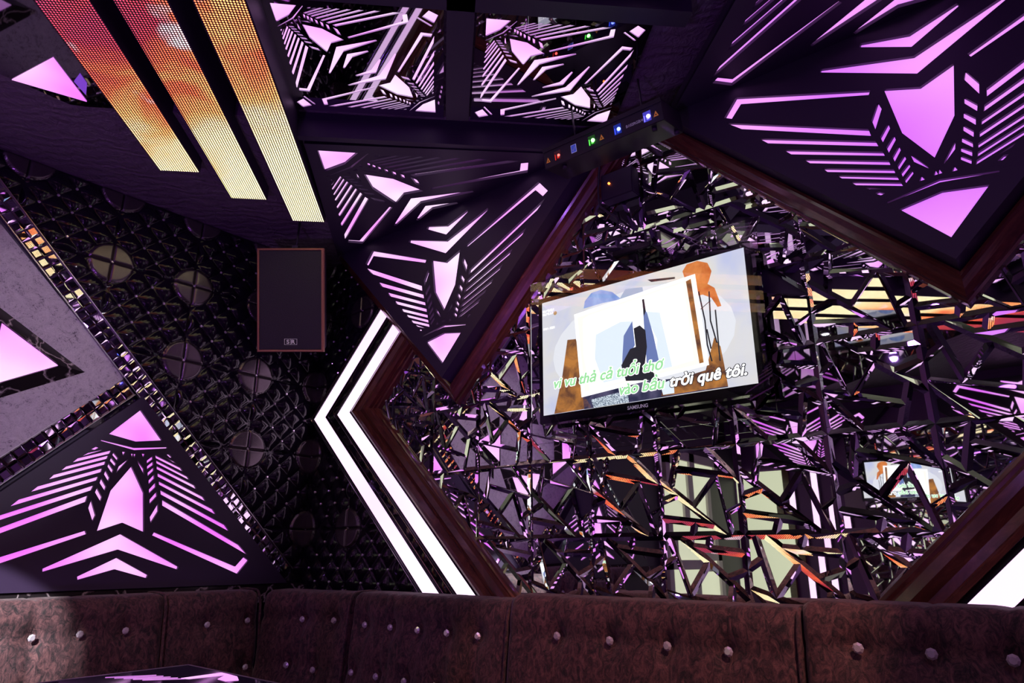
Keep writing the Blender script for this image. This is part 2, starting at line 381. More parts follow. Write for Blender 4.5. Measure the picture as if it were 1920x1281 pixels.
# ------------------------------------------------------------------ quilted vinyl wall tiles
TS = .4245
studs_uv = [((i+.5)*TS/3, (j+.5)*TS/3) for i in range(3) for j in range(3) if not (i in (0,2) and j in (0,2))] + [(i*TS/3, j*TS/3) for i in (1,2) for j in (1,2)] + [(.004, .004)]
def quilt_mesh():
    bm = bmesh.new(); N = 64; g = []
    c = TS/3
    for j in range(N+1):
        row = []
        for i in range(N+1):
            x, y = TS*i/N, TS*j/N; p, q = (x+y)/c, (x-y)/c
            h = .021*(abs(math.sin(math.pi*p))*abs(math.sin(math.pi*q)))**.62
            e = min(x, TS-x, y, TS-y); h *= min(1, e/.016)
            rd = min(math.hypot(x-a, y-b) for a in (0,TS) for b in (0,TS))
            if rd < .108: h = .014*min(1, (.108-rd)/.008)*min(1, max(0, e-.003)/.004)
            elif rd < .115: h *= (rd-.108)/.007
            row.append(bm.verts.new((x, y, .003+h)))
        g.append(row)
    for j in range(N):
        for i in range(N):
            f = bm.faces.new((g[j][i], g[j][i+1], g[j+1][i+1], g[j+1][i])); x, y = TS*(i+.5)/N, TS*(j+.5)/N
            rd = min(math.hypot(x-a, y-b) for a in (0,TS) for b in (0,TS)); f.material_index = 1 if rd < .106 else 0; f.smooth = True
    for a in ((0,0,TS,0),(TS,0,TS,TS),(TS,TS,0,TS),(0,TS,0,0)): pass
    me = bpy.data.meshes.new('vinyl'); bm.to_mesh(me); bm.free(); me.materials.append(VINYL); me.materials.append(DISC); return me
QME = quilt_mesh()
def stud_mesh(r=.0062):
    bm = bmesh.new(); seg = 8; rings = [(r*.9, 0), (r, r*.35), (r*.6, r*.85)]
    rr = [[bm.verts.new((a*math.cos(2*math.pi*k/seg), a*math.sin(2*math.pi*k/seg), z)) for k in range(seg)] for a, z in rings]
    for A, B in zip(rr, rr[1:]):
        for k in range(seg): bm.faces.new((A[k], A[(k+1)%seg], B[(k+1)%seg], B[k]))
    bm.faces.new(rr[-1]); bm.faces.new(rr[0][::-1]); me = bpy.data.meshes.new('crystal'); bm.to_mesh(me); bm.free(); me.materials.append(CRYSTAL); return me
SME = stud_mesh(.0075); BME = stud_mesh(.0150)
ORD = ['first', 'second', 'third', 'fourth', 'fifth']
def quilt(M, label):
    r = thing('quilted_panel', label, 'wall panel', M, 'quilted vinyl wall panels')
    o = bpy.data.objects.new('vinyl', QME); COL.objects.link(o); o.parent = r
    for x, y in studs_uv:
        s = bpy.data.objects.new('crystal_stud', SME); COL.objects.link(s); s.parent = r; s.location = (x, y, .0035)
rown = {-1: 'lowest', 0: 'fourth', 1: 'third', 2: 'second', 3: 'top'}
for k in range(-1, 4):
    z = .13 + TS*k; sy = 1 if k < 3 else .91
    for j in range(5):
        v0 = .006 + TS*j
        if v0 - (z+TS) > .20: continue
        M = basis((0, -(v0+TS), z+CAMH), (0,1,0), (0,0,1), (1,0,0)) @ Matrix.Diagonal((1, sy, 1, 1))
        quilt(M, 'quilted black vinyl panel on the left wall, %s from the corner, in the %s row' % (ORD[j], rown[k]))
    for j in range(3):
        u0 = .0 + .400*0 + (-.024) + TS*j
        if u0 > .10 + abs(z + TS/2 - .77) + .12: continue
        if j == 0: u0 = .0
        M = basis((u0, 0, z+CAMH), (1,0,0), (0,0,1), (0,-1,0)) @ Matrix.Diagonal(((.4 if j == 0 else TS)/TS, sy, 1, 1))
        quilt(M, 'quilted black vinyl panel on the mirror wall, %s from the corner, in the %s row' % (ORD[j], rown[k]))

# ------------------------------------------------------------------ crackle mirror with wooden frame and LED chevrons
def clip(poly, p, n):
    out = []
    for i in range(len(poly)):
        a, b = poly[i], poly[(i+1)%len(poly)]; da = (a[0]-p[0])*n[0] + (a[1]-p[1])*n[1]; db = (b[0]-p[0])*n[0] + (b[1]-p[1])*n[1]
        if da >= 0: out.append(a)
        if (da > 0) != (db > 0) and abs(da-db) > 1e-12 and da*db < 0:
            t = da/(da-db); out.append((a[0]+(b[0]-a[0])*t, a[1]+(b[1]-a[1])*t))
    return out
def area(p): return .5*sum(p[i][0]*p[(i+1)%len(p)][1] - p[(i+1)%len(p)][0]*p[i][1] for i in range(len(p))) if len(p) > 2 else 0
def inside(p, q):
    s = 1 if area(p) > 0 else -1
    return all(s*((p[(i+1)%len(p)][0]-p[i][0])*(q[1]-p[i][1]) - (p[(i+1)%len(p)][1]-p[i][1])*(q[0]-p[i][0])) >= 0 for i in range(len(p)))
SPL = [((.5,.5),(0,.33),(.78,1)), ((.05,.8),(0,.62),(.27,.53)), ((.1,.9),(0,.78),(.45,.84)), ((.52,.95),(.46,.72),(.38,1)),
       ((.5,.3),(.62,0),(1,.42)), ((.08,.1),(.27,0),(.17,.48)), ((.5,.1),(.2,.2),(.75,.36)), ((.5,.5),(.72,.36),(.42,.69)),
       ((.9,.5),(.72,.36),(.85,.8)), ((.93,.9),(.62,.88),(1,.66))]
def shards(flip, jit):
    polys = [[(0,0),(1,0),(1,1),(0,1)]]
    for pt, a, b in SPL:
        if flip: pt, a, b = [(1-q[0], 1-q[1]) for q in (pt, a, b)]
        a = (a[0]+jit.uniform(-.03,.03), a[1]+jit.uniform(-.03,.03)); b = (b[0]+jit.uniform(-.03,.03), b[1]+jit.uniform(-.03,.03))
        n = (-(b[1]-a[1]), b[0]-a[0]); new = []
        done = False
        for p in polys:
            if not done and inside(p, pt):
                done = True
                for q in (clip(p, a, n), clip(p, a, (-n[0], -n[1]))):
                    if abs(area(q)) > .004: new.append(q)
            else: new.append(p)
        polys = new
    return polys
def add_shard(bm, poly, zt, jit, bw=.0150, tilt=.006):
    if area(poly) < 0: poly = poly[::-1]
    # drop tiny edges
    q = [p for i, p in enumerate(poly) if math.hypot(p[0]-poly[i-1][0], p[1]-poly[i-1][1]) > .004]
    if len(q) < 3 or abs(area(q)) < .0004: return
    inn = None; w_ = bw
    while w_ > .003:
        c = list(q)
        for i in range(len(q)):
            a, b = q[i], q[(i+1)%len(q)]; L = math.hypot(b[0]-a[0], b[1]-a[1]); n = (-(b[1]-a[1])/L, (b[0]-a[0])/L)
            c = clip(c, (a[0]+n[0]*w_, a[1]+n[1]*w_), n)
            if len(c) < 3: break
        if len(c) == len(q) and abs(area(c)) > .00008: inn = c; break
        w_ *= .72
    if inn is None: return
    # match the ring starting points
    best = min(range(len(inn)), key=lambda s: sum((inn[(i+s)%len(inn)][0]-q[i][0])**2 + (inn[(i+s)%len(inn)][1]-q[i][1])**2 for i in range(len(q))))
    inn = [inn[(i+best)%len(inn)] for i in range(len(q))]
    cx = sum(p[0] for p in inn)/len(inn); cy = sum(p[1] for p in inn)/len(inn); tx, ty = jit.gauss(0, tilt), jit.gauss(0, tilt)
    A = [bm.verts.new((p[0], p[1], zt + (p[0]-cx)*tx + (p[1]-cy)*ty)) for p in inn]; dz = w_*math.tan(R(19))
    B = [bm.verts.new((p[0], p[1], zt - dz)) for p in q]
    bm.faces.new(A); n = len(q)
    for i in range(n): bm.faces.new((B[i], B[(i+1)%n], A[(i+1)%n], A[i]))
CX = 2.315
def chev(x0): return [(x0+1.172*1.05, -.40), (x0, .772), (x0+1.0, 1.79)]
L = chev(.62); hexa = L + [(2*CX - p[0], p[1]) for p in L[::-1]]; hexa = hexa[::-1] if area(hexa) < 0 else hexa
mir = thing('crackle_mirror', 'large hexagonal crackle mirror of glass shards in a mahogany frame behind the television', 'mirror', basis((0,0,CAMH), (1,0,0), (0,0,1), (0,-1,0)))
jit = random.Random(11); MS = .318
for iy in range(-2, 6):
    for ix in range(-3, 9):
        x0, y0 = 1.376 + .316*ix, .06 + .3195*iy; bm = bmesh.new()
        for p in shards(iy % 2 == 1, jit):
            P = [(x0 + a*.315, y0 + (1-b)*.3185) for a, b in p]
            if area(P) < 0: P = P[::-1]
            for i in range(len(hexa)):
                a, b = hexa[i], hexa[(i+1)%len(hexa)]; n = (-(b[1]-a[1]), b[0]-a[0])
                if len(P) > 2: P = clip(P, a, n)
            if len(P) > 2 and abs(area(P)) > .0003: add_shard(bm, P, .016, jit)
        if len(bm.faces): bmobj('mirror_tile', bm, MIR, mir)
        else: bm.free()
# frame sides: the moulding follows the chevron shape, left and right
def chev_band(prof, m, name, parent, side):
    bm = bmesh.new(); rings = []
    for dx, h in prof:
        pts = chev(dx)
        if side: pts = [(2*CX-p[0], p[1]) for p in pts]
        rings.append([bm.verts.new((p[0], p[1], h)) for p in pts])
    for a, b in zip(rings, rings[1:]):
        for i in range(2): bm.faces.new((a[i], a[i+1], b[i+1], b[i]))
    return bmobj(name, bm, m, parent)
for side in (0, 1):
    chev_band([(.425,.0),(.430,.062),(.450,.070),(.462,.058),(.50,.050),(.545,.064),(.585,.060),(.598,.044),(.612,.046),(.618,.034),(.632,.032),(.640,.0)], WOOD, 'wooden_frame', mir, side)
for side in (0, 1):
    for k, (xa, xb) in enumerate(((.064,.172), (.291,.402))):
        lab = ('%s pink LED chevron strip at the %s edge of the mirror' % (('outer', 'inner')[k], ('left', 'right')[side]))
        r = thing('led_chevron', lab, 'LED strip', basis((0,0,CAMH), (1,0,0), (0,0,1), (0,-1,0)))
        chev_band([(xa-.030,.0),(xa-.030,.044),(xa-.001,.050),(xa-.001,.040),(xb+.001,.040),(xb+.001,.050),(xb+.030,.044),(xb+.030,.0)], BLACKG, 'channel', r, side)
        chev_band([(xa,.036),(xa,.051),(xb,.051),(xb,.036)], LEDW, 'light_diffuser', r, side)
        for e in (xa-.034, xb+.030):
            chev_band([(e,.0),(e,.0515),(e+.002,.054),(e+.004,.0515),(e+.004,.0)], CHROME, 'edge_trim', r, side)

# ------------------------------------------------------------------ left wall: mirror tile borders, light panels, brocade, marble
WL = lambda u, v, z: basis((u, -v, z+CAMH), (0,-1,0), (0,0,-1), (1,0,0))     # local x = v, y = down, z = out of the wall
def wall_a_panel(v0, z0, label, sgn=1):
    root = thing('triangular_light_panel', label, 'light panel', WL(.06, v0, z0))
    outer = [(0, -.068), (.915, .835), (-.915, .835)]
    cut_plate(root, outer, pattern(1.034, .992), BLACKM, PINK); skirt(root, outer, -.001, -.055, BLACKM); return root
wall_a_panel(1.047, .675, 'black light panel with pink arrow cut-outs above the left sofa')
wall_a_panel(3.15, .675, 'black light panel with pink arrow cut-outs further along the left wall')
def tile_strip(a, b, w_, label, h=.032):
    """a double row of small bevelled mirror squares from a to b on the left wall (v, z); the strip lies to the right of a->b"""
    a, b = Vector(a), Vector(b); d = b - a; Ln = d.length; d.normalize(); n = Vector((d.y, -d.x))
    root = thing('mirror_tile_border', label, 'mirror border', basis((.026, -a.x, a.y+CAMH), (0, -d.x, d.y), (0, -n.x, n.y), Vector((0, -d.x, d.y)).cross(Vector((0, -n.x, n.y)))))
    out = Vector((0, -d.x, d.y)).cross(Vector((0, -n.x, n.y))); sg = 1 if out.x > 0 else -1
    bm = bmesh.new(); add_box(bm, 0, Ln, 0, w_, sg*0.0, sg*.012); bmobj('backing', bm, BLACKG, root)
    bm = bmesh.new(); s = w_/2; k = int(Ln/s)
    for i in range(k):
        for j in range(2):
            x0, y0 = i*s+.0006, j*s+.0006; x1, y1 = x0+s-.0012, y0+s-.0012; c = .0085; tx, ty = jit.gauss(0,.035), jit.gauss(0,.035)
            o = [(x0,y0),(x1,y0),(x1,y1),(x0,y1)]; q = [(x0+c,y0+c),(x1-c,y0+c),(x1-c,y1-c),(x0+c,y1-c)]
            B = [bm.verts.new((*p, sg*.013)) for p in o]; A = [bm.verts.new((p[0], p[1], sg*(.018 + (p[0]-x0-s/2)*tx + (p[1]-y0-s/2)*ty))) for p in q]
            bm.faces.new(A if sg > 0 else A[::-1])
            for e in range(4): bm.faces.new((B[e], B[(e+1)%4], A[(e+1)%4], A[e]) if sg > 0 else (A[e], A[(e+1)%4], B[(e+1)%4], B[e]))
    bmobj('mirror_squares', bm, MIRT, root, recalc=False)
    bm = bmesh.new()
    add_box(bm, 0, Ln, -.003, 0, min(0, sg*.02), max(0, sg*.02)); add_box(bm, 0, Ln, w_, w_+.003, min(0, sg*.02), max(0, sg*.02)); bmobj('edge_strip', bm, STEEL, root)
    return root
VM = 2.07
tile_strip((2.105, 1.79), (.16, -.155), .094, 'long double row of small mirror squares sloping down to the corner on the left wall')
tile_strip((1.145, .817), (2.07, -.108), .094, 'short double row of small mirror squares sloping down to the left above the pink panel')
tile_strip((2*VM-2.07, -.108), (2*VM-1.145, .817), .094, 'short double row of small mirror squares above the far panel on the left wall')
tile_strip((2*VM-.16, -.155), (2*VM-2.105, 1.79), .094, 'mirror square border rising over the far panel on the left wall')
# brocade ground between the borders
bro = [(1.135,.83), (2.06,1.70), (VM,1.785), (2*VM-2.06,1.70), (2*VM-1.135,.83), (VM+.02,-.11), (VM-.02,-.11)]
tag(prism('brocade_panel', [(p[0], -p[1]) for p in bro], 0, .006, BROCADE, None, None), 'grey-lilac crinkled brocade panel on the left wall round the plain pink triangle', 'wall panel').matrix_world = basis((.027,0,CAMH), (0,-1,0), (0,0,-1), (1,0,0))
tag(prism('backing_board', [(1.10,-.82),(2.09,-1.785),(2*VM-2.09,-1.785),(2*VM-1.10,-.82),(2*VM-2.0,.155),(2.0,.155)], 0, .002, BLACKM), 'black backing board behind the brocade panel on the left wall', 'wall panel').matrix_world = basis((.0235,0,CAMH), (0,-1,0), (0,0,-1), (1,0,0))
# black band along the inner side of the long border
def tri_light(pts, label, grow=.068):
    root = thing('triangle_wall_lamp', label, 'wall lamp', basis((.028,0,CAMH), (0,-1,0), (0,0,-1), (1,0,0)))
    P = [(p[0], -p[1]) for p in pts]
    prism('lamp_diffuser', P, .030, .045, PINK, root)
    moulding(root, P, [(0,.0445),(.004,.052),(grow,.001)], MARBLE, 'marble_frame'); return root
tri_light([(1.440,.818), (1.682,.958), (1.682,.678)], 'plain pink triangular wall lamp in a black marble frame, pointing right')
tri_light([(2*VM-1.440,.818), (2*VM-1.682,.958), (2*VM-1.682,.678)], 'plain pink triangular wall lamp in a marble frame, pointing away from the corner')
tri_light([(VM-.14,.60), (VM+.14,.60), (VM,.36)], 'plain pink triangular wall lamp in a marble frame, pointing down')
tri_light([(VM-.14,1.08), (VM+.14,1.08), (VM,1.32)], 'plain pink triangular wall lamp in a marble frame, pointing up')
tag(prism('marble_ledge', [(.0,-.0),(4.2,-.0),(4.2,.09),(0,.09)], 0, .05, MARBLE), 'black marble ledge with pale veins between the left light panel and the sofa', 'ledge').matrix_world = basis((.0,0,-.165+CAMH), (0,-1,0), (0,0,-1), (1,0,0))

# ------------------------------------------------------------------ television and its glass cover
def flatpoly(name, pts, z, m, parent, lab=None):
    bm = bmesh.new(); bm.faces.new([bm.verts.new((p[0], p[1], z)) for p in pts]); bmesh.ops.triangulate(bm, faces=bm.faces)
    o = bmobj(name, bm, m, parent)
    if lab: o['label'] = lab
    return o
def em(name, c, s=1.0):
    m = mat(name, (0,0,0), .4, emit=c, es=s); return m
def television(M, label, detail=True):
    W, H = .985, .578; tv = thing('television', label, 'television', M)
    bm = bmesh.new(); add_box(bm, 0, W, 0, H, -.050, 0, bev=.004); bmobj('cabinet', bm, BLACKG, tv)
    bm = bmesh.new(); add_box(bm, W*.3, W*.7, H*.2, H*.8, -.075, -.048); bmobj('wall_bracket', bm, DARKMETAL, tv)
    x0, x1, y0, y1 = .024, W-.024, .036, H-.024; w_, h_ = x1-x0, y1-y0
    bg = mat('screen_sky', (0,0,0), .35); v = coords(bg); r = ramp(bg, [(.3, (.62,.66,.92)), (.5, (.80,.80,.86)), (.7, (.88,.84,.74))], noise(bg, v, 4.5, 3, .5, .6))
    lk(bg, r.outputs[0], bsdf(bg).inputs['Emission Color']); bsdf(bg).inputs['Emission Strength'].default_value = .95
    bm = bmesh.new(); add_box(bm, x0, x1, y0, y1, 0, .0006); scr = bmobj('screen', bm, bg, tv); scr['label'] = 'lit screen with karaoke lyrics over a framed portrait'
    def sp(name, uv, z, m): return flatpoly(name, [(x0+min(max(a,0),1)*w_, y0+min(max(b,0),1)*h_) for a, b in uv], .0008+z*.0002, m, scr)
    blue, orange, brown, navy, white, pale, black = em('screen_blue', (.30,.45,.85)), em('screen_orange', (.75,.20,.04)), em('screen_brown', (.40,.14,.03)), em('screen_navy', (.03,.04,.11)), em('screen_white', (1,1,1), 1.5), em('screen_pale', (.78,.88,1.0), 1.1), em('screen_black', (.02,.02,.03))
    for m_, a_, b_ in ((brown, (.55,.22,.05), (.10,.04,.03)), (navy, (.10,.09,.18), (.01,.015,.05)), (blue, (.42,.56,.92), (.22,.34,.75)), (orange, (.85,.30,.08), (.60,.13,.03))):
        r_ = ramp(m_, [(.35, a_), (.65, b_)], noise(m_, coords(m_), 14, 4, .6, .5)); lk(m_, r_.outputs[0], bsdf(m_).inputs['Emission Color'])
    cream, checkm = em('screen_cream', (.98,.92,.84), 1.2), em('screen_check', (.16,.22,.50))
    n_ = 26; ring = [(.50+.44*math.cos(2*math.pi*i/n_), .47+.44*math.sin(2*math.pi*i/n_)) for i in range(n_)]
    sp('picture_disc', ring, 1, em('screen_disc', (.86,.88,.95)))
    sp('picture_cap', [(.239,.851),(.246,.913),(.284,.971),(.335,.976),(.393,.931),(.439,.848),(.341,.857)], 2, blue)
    sp('picture_cap', [(.429,.852),(.461,.925),(.545,.903),(.551,.831)], 2, em('screen_slate', (.45,.52,.70)))
    sp('picture_head', [(.736,.944),(.757,.990),(.804,.995),(.847,.957),(.861,.884),(.847,.818),(.833,.773),(.801,.781),(.77,.831),(.743,.881)], 3, orange)
    sp('picture_shoulder', [(.79,.84),(.835,.80),(.867,.75),(.888,.601),(.872,.60),(.850,.68),(.815,.72),(.79,.72)], 3, orange)
    sp('picture_figure', [(.144,.612),(.191,.603),(.208,.463),(.224,.119),(.265,.005),(.061,.002),(.11,.304)], 2, brown)
    sp('picture_ground', [(.218,.12),(.515,.203),(.609,.134),(.873,.114),(.884,.005),(.225,.002)], 2, navy)
    sp('picture_ground', [(.847,.379),(.869,.303),(.877,.166),(.884,.012),(.60,.012),(.62,.11),(.80,.15)], 3, brown)
    sp('picture_ground', [(.60,.10),(.66,.13),(.66,.02),(.61,.02)], 4, pale)
    snow = em('screen_snow', (.42,.52,.62)); r_ = ramp(snow, [(.45, (.15,.20,.28)), (.55, (.75,.85,.95))], noise(snow, coords(snow), 260, 2)); lk(snow, r_.outputs[0], bsdf(snow).inputs['Emission Color']); sp('picture_snow', [(.262,.072),(.448,.099),(.449,.004),(.275,.003)], 4, snow)
    sp('picture_lintel', [(.572,.953),(.70,.915),(.70,.90),(.59,.925)], 4, black)
    for i, (a, b, c_, d) in enumerate([(.799,.752,.815,.517),(.815,.517,.816,.335),(.816,.335,.829,.207),(.843,.733,.838,.508),(.838,.508,.856,.335),(.862,.582,.862,.20),(.80,.61,.845,.66),(.82,.45,.83,.30)]):
        t = .003; sp('picture_line', [(a-t,b),(a+t,b),(c_+t,d),(c_-t,d)], 5, black)
    sp('picture_frame', [(.186,.819),(.79,.896),(.816,.184),(.213,.102)], 6, white)
    sp('picture_mount', [(.203,.787),(.772,.870),(.797,.205),(.230,.140)], 7, cream)
    sp('picture_mount', [(.748,.855),(.770,.866),(.795,.210),(.777,.207)], 8, brown)
    sp('picture_coat', [(.235,.76),(.27,.78),(.735,.85),(.755,.24),(.62,.215),(.26,.145),(.232,.45)], 9, white)
    sp('picture_coat', [(.30,.60),(.43,.66),(.49,.64),(.44,.20),(.33,.19),(.29,.40)], 10, pale)
    sp('picture_coat', [(.545,.70),(.62,.66),(.66,.22),(.585,.21),(.60,.45)], 10, pale)
    sp('picture_shirt', [(.442,.538),(.488,.642),(.494,.444),(.439,.30),(.424,.20),(.43,.36)], 11, checkm)
    sp('picture_shirt', [(.543,.757),(.562,.674),(.585,.486),(.602,.278),(.545,.281),(.543,.531)], 11, checkm)
    sp('picture_torso', [(.493,.58),(.523,.594),(.548,.544),(.551,.41),(.537,.284),(.60,.136),(.442,.173),(.423,.303),(.47,.42),(.498,.428)], 12, black)
    sp('picture_hair', [(.541,.80),(.551,.80),(.556,.70),(.545,.66)], 12, black)
    def words(name, s, u, v_, size, m, z, shear=.28, sx=1, off=0):
        src = text_mesh(s, size, shear, 0, .0006); bm = bmesh.new(); k_ = 10 if off > .002 else 4
        for i in range(k_ if off > 0 else 1):
            n0 = len(bm.verts); bm.from_mesh(src); bm.verts.ensure_lookup_table()
            a_ = 2*math.pi*i/k_; d_ = Vector((math.cos(a_)*off, math.sin(a_)*off*.8, .00001*i)) if off > 0 else Vector((0,0,0))
            for vt in bm.verts[n0:]: vt.co += d_
        me = bpy.data.meshes.new('words'); bm.to_mesh(me); bm.free(); bpy.data.meshes.remove(src); o = link(name, me, m, scr, T(x0+u*w_, y0+v_*h_, .0008+z*.0002) @ Matrix.Diagonal((sx,1,1,1))); o['label'] = 'lyrics line on the screen'; return o
    green, wht, blk = em('lyric_green', (.38,.85,.40), 1.0), em('lyric_white', (1,1,1), 1.6), em('lyric_black', (.01,.01,.02))
    words('lyrics_outline', 'vi vu thả cả tuổi thơ', .058, .215, .062, wht, 16, off=.0046)
    words('lyrics', 'vi vu thả cả tuổi thơ', .058, .215, .062, green, 18, off=.0013)
    words('lyrics_outline', 'vào bầu', .402, .070, .062, wht, 16, off=.0046); words('lyrics', 'vào bầu', .402, .070, .062, green, 18, off=.0013)
    words('lyrics_outline', 'trời quê tôi.', .640, .070, .062, blk, 16, off=.0046); words('lyrics', 'trời quê tôi.', .640, .070, .062, wht, 18, off=.0013)
    words('caption', '10.168.43.1', .004, .905, .014, wht, 16, 0); words('caption', '10.168.1.7', .004, .876, .014, wht, 16, 0)
    words('caption', 'PW : 1234', .010, .742, .014, wht, 16, 0)
    sp('picture_badge', [(.078+.010*math.cos(t), .877+.018*math.sin(t)) for t in [2*math.pi*i/14 for i in range(14)]], 6, em('screen_gold', (.55,.33,.14)))
    lg = link('maker_lettering', text_mesh('SAMSUNG', .020, 0, 0, .0005, 'CENTER'), mat('pale_print', (.6,.6,.65), .5, emit=(.5,.4,.55), es=.25), tv, T(W*.49, .009, .0006)); return tv
television(basis((1.817, -.105, .530+CAMH), (1,0,0), (0,0,1), (0,-1,0)), 'black wall television showing karaoke lyrics behind a glass cover')
gl = thing('glass_cover', 'clear glass cover held on steel standoffs in front of the television', 'glass cover', basis((1.812, -.150, .437+CAMH), (1,0,0), (0,0,1), (0,-1,0)))
bm = bmesh.new(); add_box(bm, 0, 1.034, 0, .732, 0, .006); bmobj('glass_pane', bm, GLASS, gl)
for x, y in ((.145,.685), (.90,.672), (.133,.038), (.905,.045)):
    cyl('standoff', (x, y, -.128), (x, y, .013), .0095, STEEL, gl)

# ------------------------------------------------------------------ loudspeaker hanging by the corner
sp_c = Vector((.392, -.49, 1.337+CAMH)); Rm = Euler((R(90+17.2), 0, R(39.5))).to_matrix()
Ms = basis(sp_c, Rm.col[0], Rm.col[1], Rm.col[2])
sk = thing('loudspeaker', 'dark loudspeaker with a wooden rim hanging in front of the quilted wall', 'loudspeaker', Ms)
W2, H2 = .183, .285
oc = [(-W2+.008,-H2), (W2-.014,-H2), (W2,-H2+.012), (W2,H2-.012), (W2-.014,H2), (-W2+.008,H2), (-W2,H2-.008), (-W2,-H2+.008)]
bk = [(x*.72, y*.94) for x, y in oc]
bm = bmesh.new(); A = [bm.verts.new((*p, -.01)) for p in oc]; B = [bm.verts.new((*p, -.24)) for p in bk]
bm.faces.new(A); bm.faces.new(B[::-1])
for i in range(8): bm.faces.new((A[i], B[i], B[(i+1)%8], A[(i+1)%8]))
RIM = mat('walnut_rim', (.50,.24,.13), .35); bmobj('cabinet', bm, BLACKM, sk)
moulding(sk, [(-W2+.009,-H2+.010), (W2-.013,-H2+.010), (W2-.013,H2-.010), (-W2+.009,H2-.010)], [(0,.002),(.001,.008),(.006,.010),(.012,.004),(.012,-.02)], RIM, 'rim')
gm = mat('speaker_grille', (.030,.030,.032), .6); vv = coords(gm); vo = nn(gm, 'ShaderNodeTexVoronoi'); vo.inputs['Scale'].default_value = 260; lk(gm, vv, vo.inputs['Vector']); bump(gm, vo.outputs[0], .6, .002)
bm = bmesh.new(); add_box(bm, -W2+.010, W2-.014, -H2+.012, H2-.012, -.01, .003); bmobj('grille', bm, gm, sk)
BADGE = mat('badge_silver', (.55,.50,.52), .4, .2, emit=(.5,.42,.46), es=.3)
bg_ = bmesh.new()
for x0, x1, y0, y1 in ((-.035,.035,-.2475,-.246), (-.035,.035,-.2165,-.215), (-.035,-.0335,-.2475,-.215), (.0335,.035,-.2475,-.215), (-.0008,.0008,-.2475,-.215)): add_box(bg_, x0, x1, y0, y1, .003, .0045)
bd = bmobj('badge', bg_, BADGE, sk); link('badge_lettering', text_mesh('S R', .030, 0, .0006, .0006, 'CENTER'), BADGE, bd, T(0, -.2415, .0042) @ Matrix.Diagonal((1.15,1,1,1)))
sw = Ms @ Vector((.012, H2, -.05)); sk2 = sk.matrix_world.inverted()
tip = Vector((sw.x+.012, sw.y, 1.79+CAMH))
cyl('hanging_rod', (.012, H2-.002, -.05), tuple(sk2 @ tip), .006, DARKMETAL, sk); bm = bmesh.new(); add_box(bm, -.004, .028, H2, H2+.022, -.066, -.034); bmobj('rod_clamp', bm, DARKMETAL, sk)

# ------------------------------------------------------------------ laser bar under the ceiling
La = Vector((2.075, -.40, 1.637+CAMH)); tlt = R(14)
Ml = basis(La, (1,0,0), (0, -math.sin(tlt), -math.cos(tlt)), (0, -math.cos(tlt), math.sin(tlt)) ) 
# local x along the bar, y down the front, z out of the front
lz = thing('laser_bar', 'dark metal laser light bar with red, green and blue lenses under the ceiling', 'laser light', None)
yv = Vector((0, .18, -1)).normalized(); xv = Vector((1,0,0)); zv = xv.cross(yv)
lz.matrix_world = basis(La, xv, yv, zv); sgn = -1 if zv.y > 0 else 1      # sgn: direction of the room
LW, LH = .556, .085
def zr(a, b): return (min(sgn*a, sgn*b), max(sgn*a, sgn*b))
bm = bmesh.new(); add_box(bm, 0, LW, 0, LH, *zr(-.17, 0), bev=.002); add_box(bm, 0, LW, -.006, .012, *zr(0, .004)); bmobj('housing', bm, DARKMETAL, lz)
def lens(x, c, s, core):
    bm = bmesh.new(); add_box(bm, x, x+.032, .026, .066, *zr(0, .0015)); w_ = bmobj('lens_window', bm, mat('window_'+str(x), (.01,.01,.015), .1, emit=c, es=s), lz)
    bm = bmesh.new(); bmesh.ops.create_icosphere(bm, subdivisions=2, radius=.006 if core < 8 else .008, matrix=T(x+.022, .048, sgn*.002)); bmobj('laser_lens', bm, mat('lens_'+str(x), (0,0,0), .2, emit=tuple(min(1, q*1.0+.05) for q in c), es=core), w_)
    bm = bmesh.new(); add_box(bm, x+.003, x+.006, .040, .064, *zr(.0015, .003)); add_box(bm, x+.014, x+.024, .050, .060, *zr(.0015, .003)); bmobj('inner_reflector', bm, mat('refl_'+str(x), c, .3, emit=c, es=core*.12), w_)
lens(.055, (1,.05,.03), .02, 4); lens(.225, (.10,1,.08), .05, 16); lens(.345, (.05,.10,1), .25, 9); lens(.475, (.12,.10,1), .5, 26)
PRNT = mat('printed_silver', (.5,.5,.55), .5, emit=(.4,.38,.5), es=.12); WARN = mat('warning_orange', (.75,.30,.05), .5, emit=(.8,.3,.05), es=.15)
for x in (.022, .287, .528):
    bm = bmesh.new(); v3 = [bm.verts.new((x+a, .050+b, sgn*.0018)) for a, b in ((-.011,.011),(.011,.011),(0,-.012))]; bm.faces.new(v3); t_ = bmobj('warning_sticker', bm, WARN, lz)
    bm = bmesh.new(); bmesh.ops.create_circle(bm, cap_ends=True, segments=10, radius=.0028, matrix=T(x, .054, sgn*.0022)); bmobj('warning_mark', bm, BLACKG, t_)
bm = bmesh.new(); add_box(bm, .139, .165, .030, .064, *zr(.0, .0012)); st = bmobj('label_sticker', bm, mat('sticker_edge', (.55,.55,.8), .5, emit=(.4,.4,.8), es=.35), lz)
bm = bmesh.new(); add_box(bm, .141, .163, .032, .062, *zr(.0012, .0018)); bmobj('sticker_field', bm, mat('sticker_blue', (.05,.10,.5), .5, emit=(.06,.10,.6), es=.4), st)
bm = bmesh.new(); add_prism(bm, [(.145,.052),(.150,.058),(.160,.042),(.158,.041),(.150,.054),(.147,.050)], sgn*.0019, sgn*.0022); bmobj('sticker_tick', bm, PRNT, st)
link('model_lettering', text_mesh('B102RGB/4', .016, 0, 0, .0003), PRNT, lz, basis((.398,.058,sgn*.002), (1,0,0), (0,-1,0), (0,0,-1)))
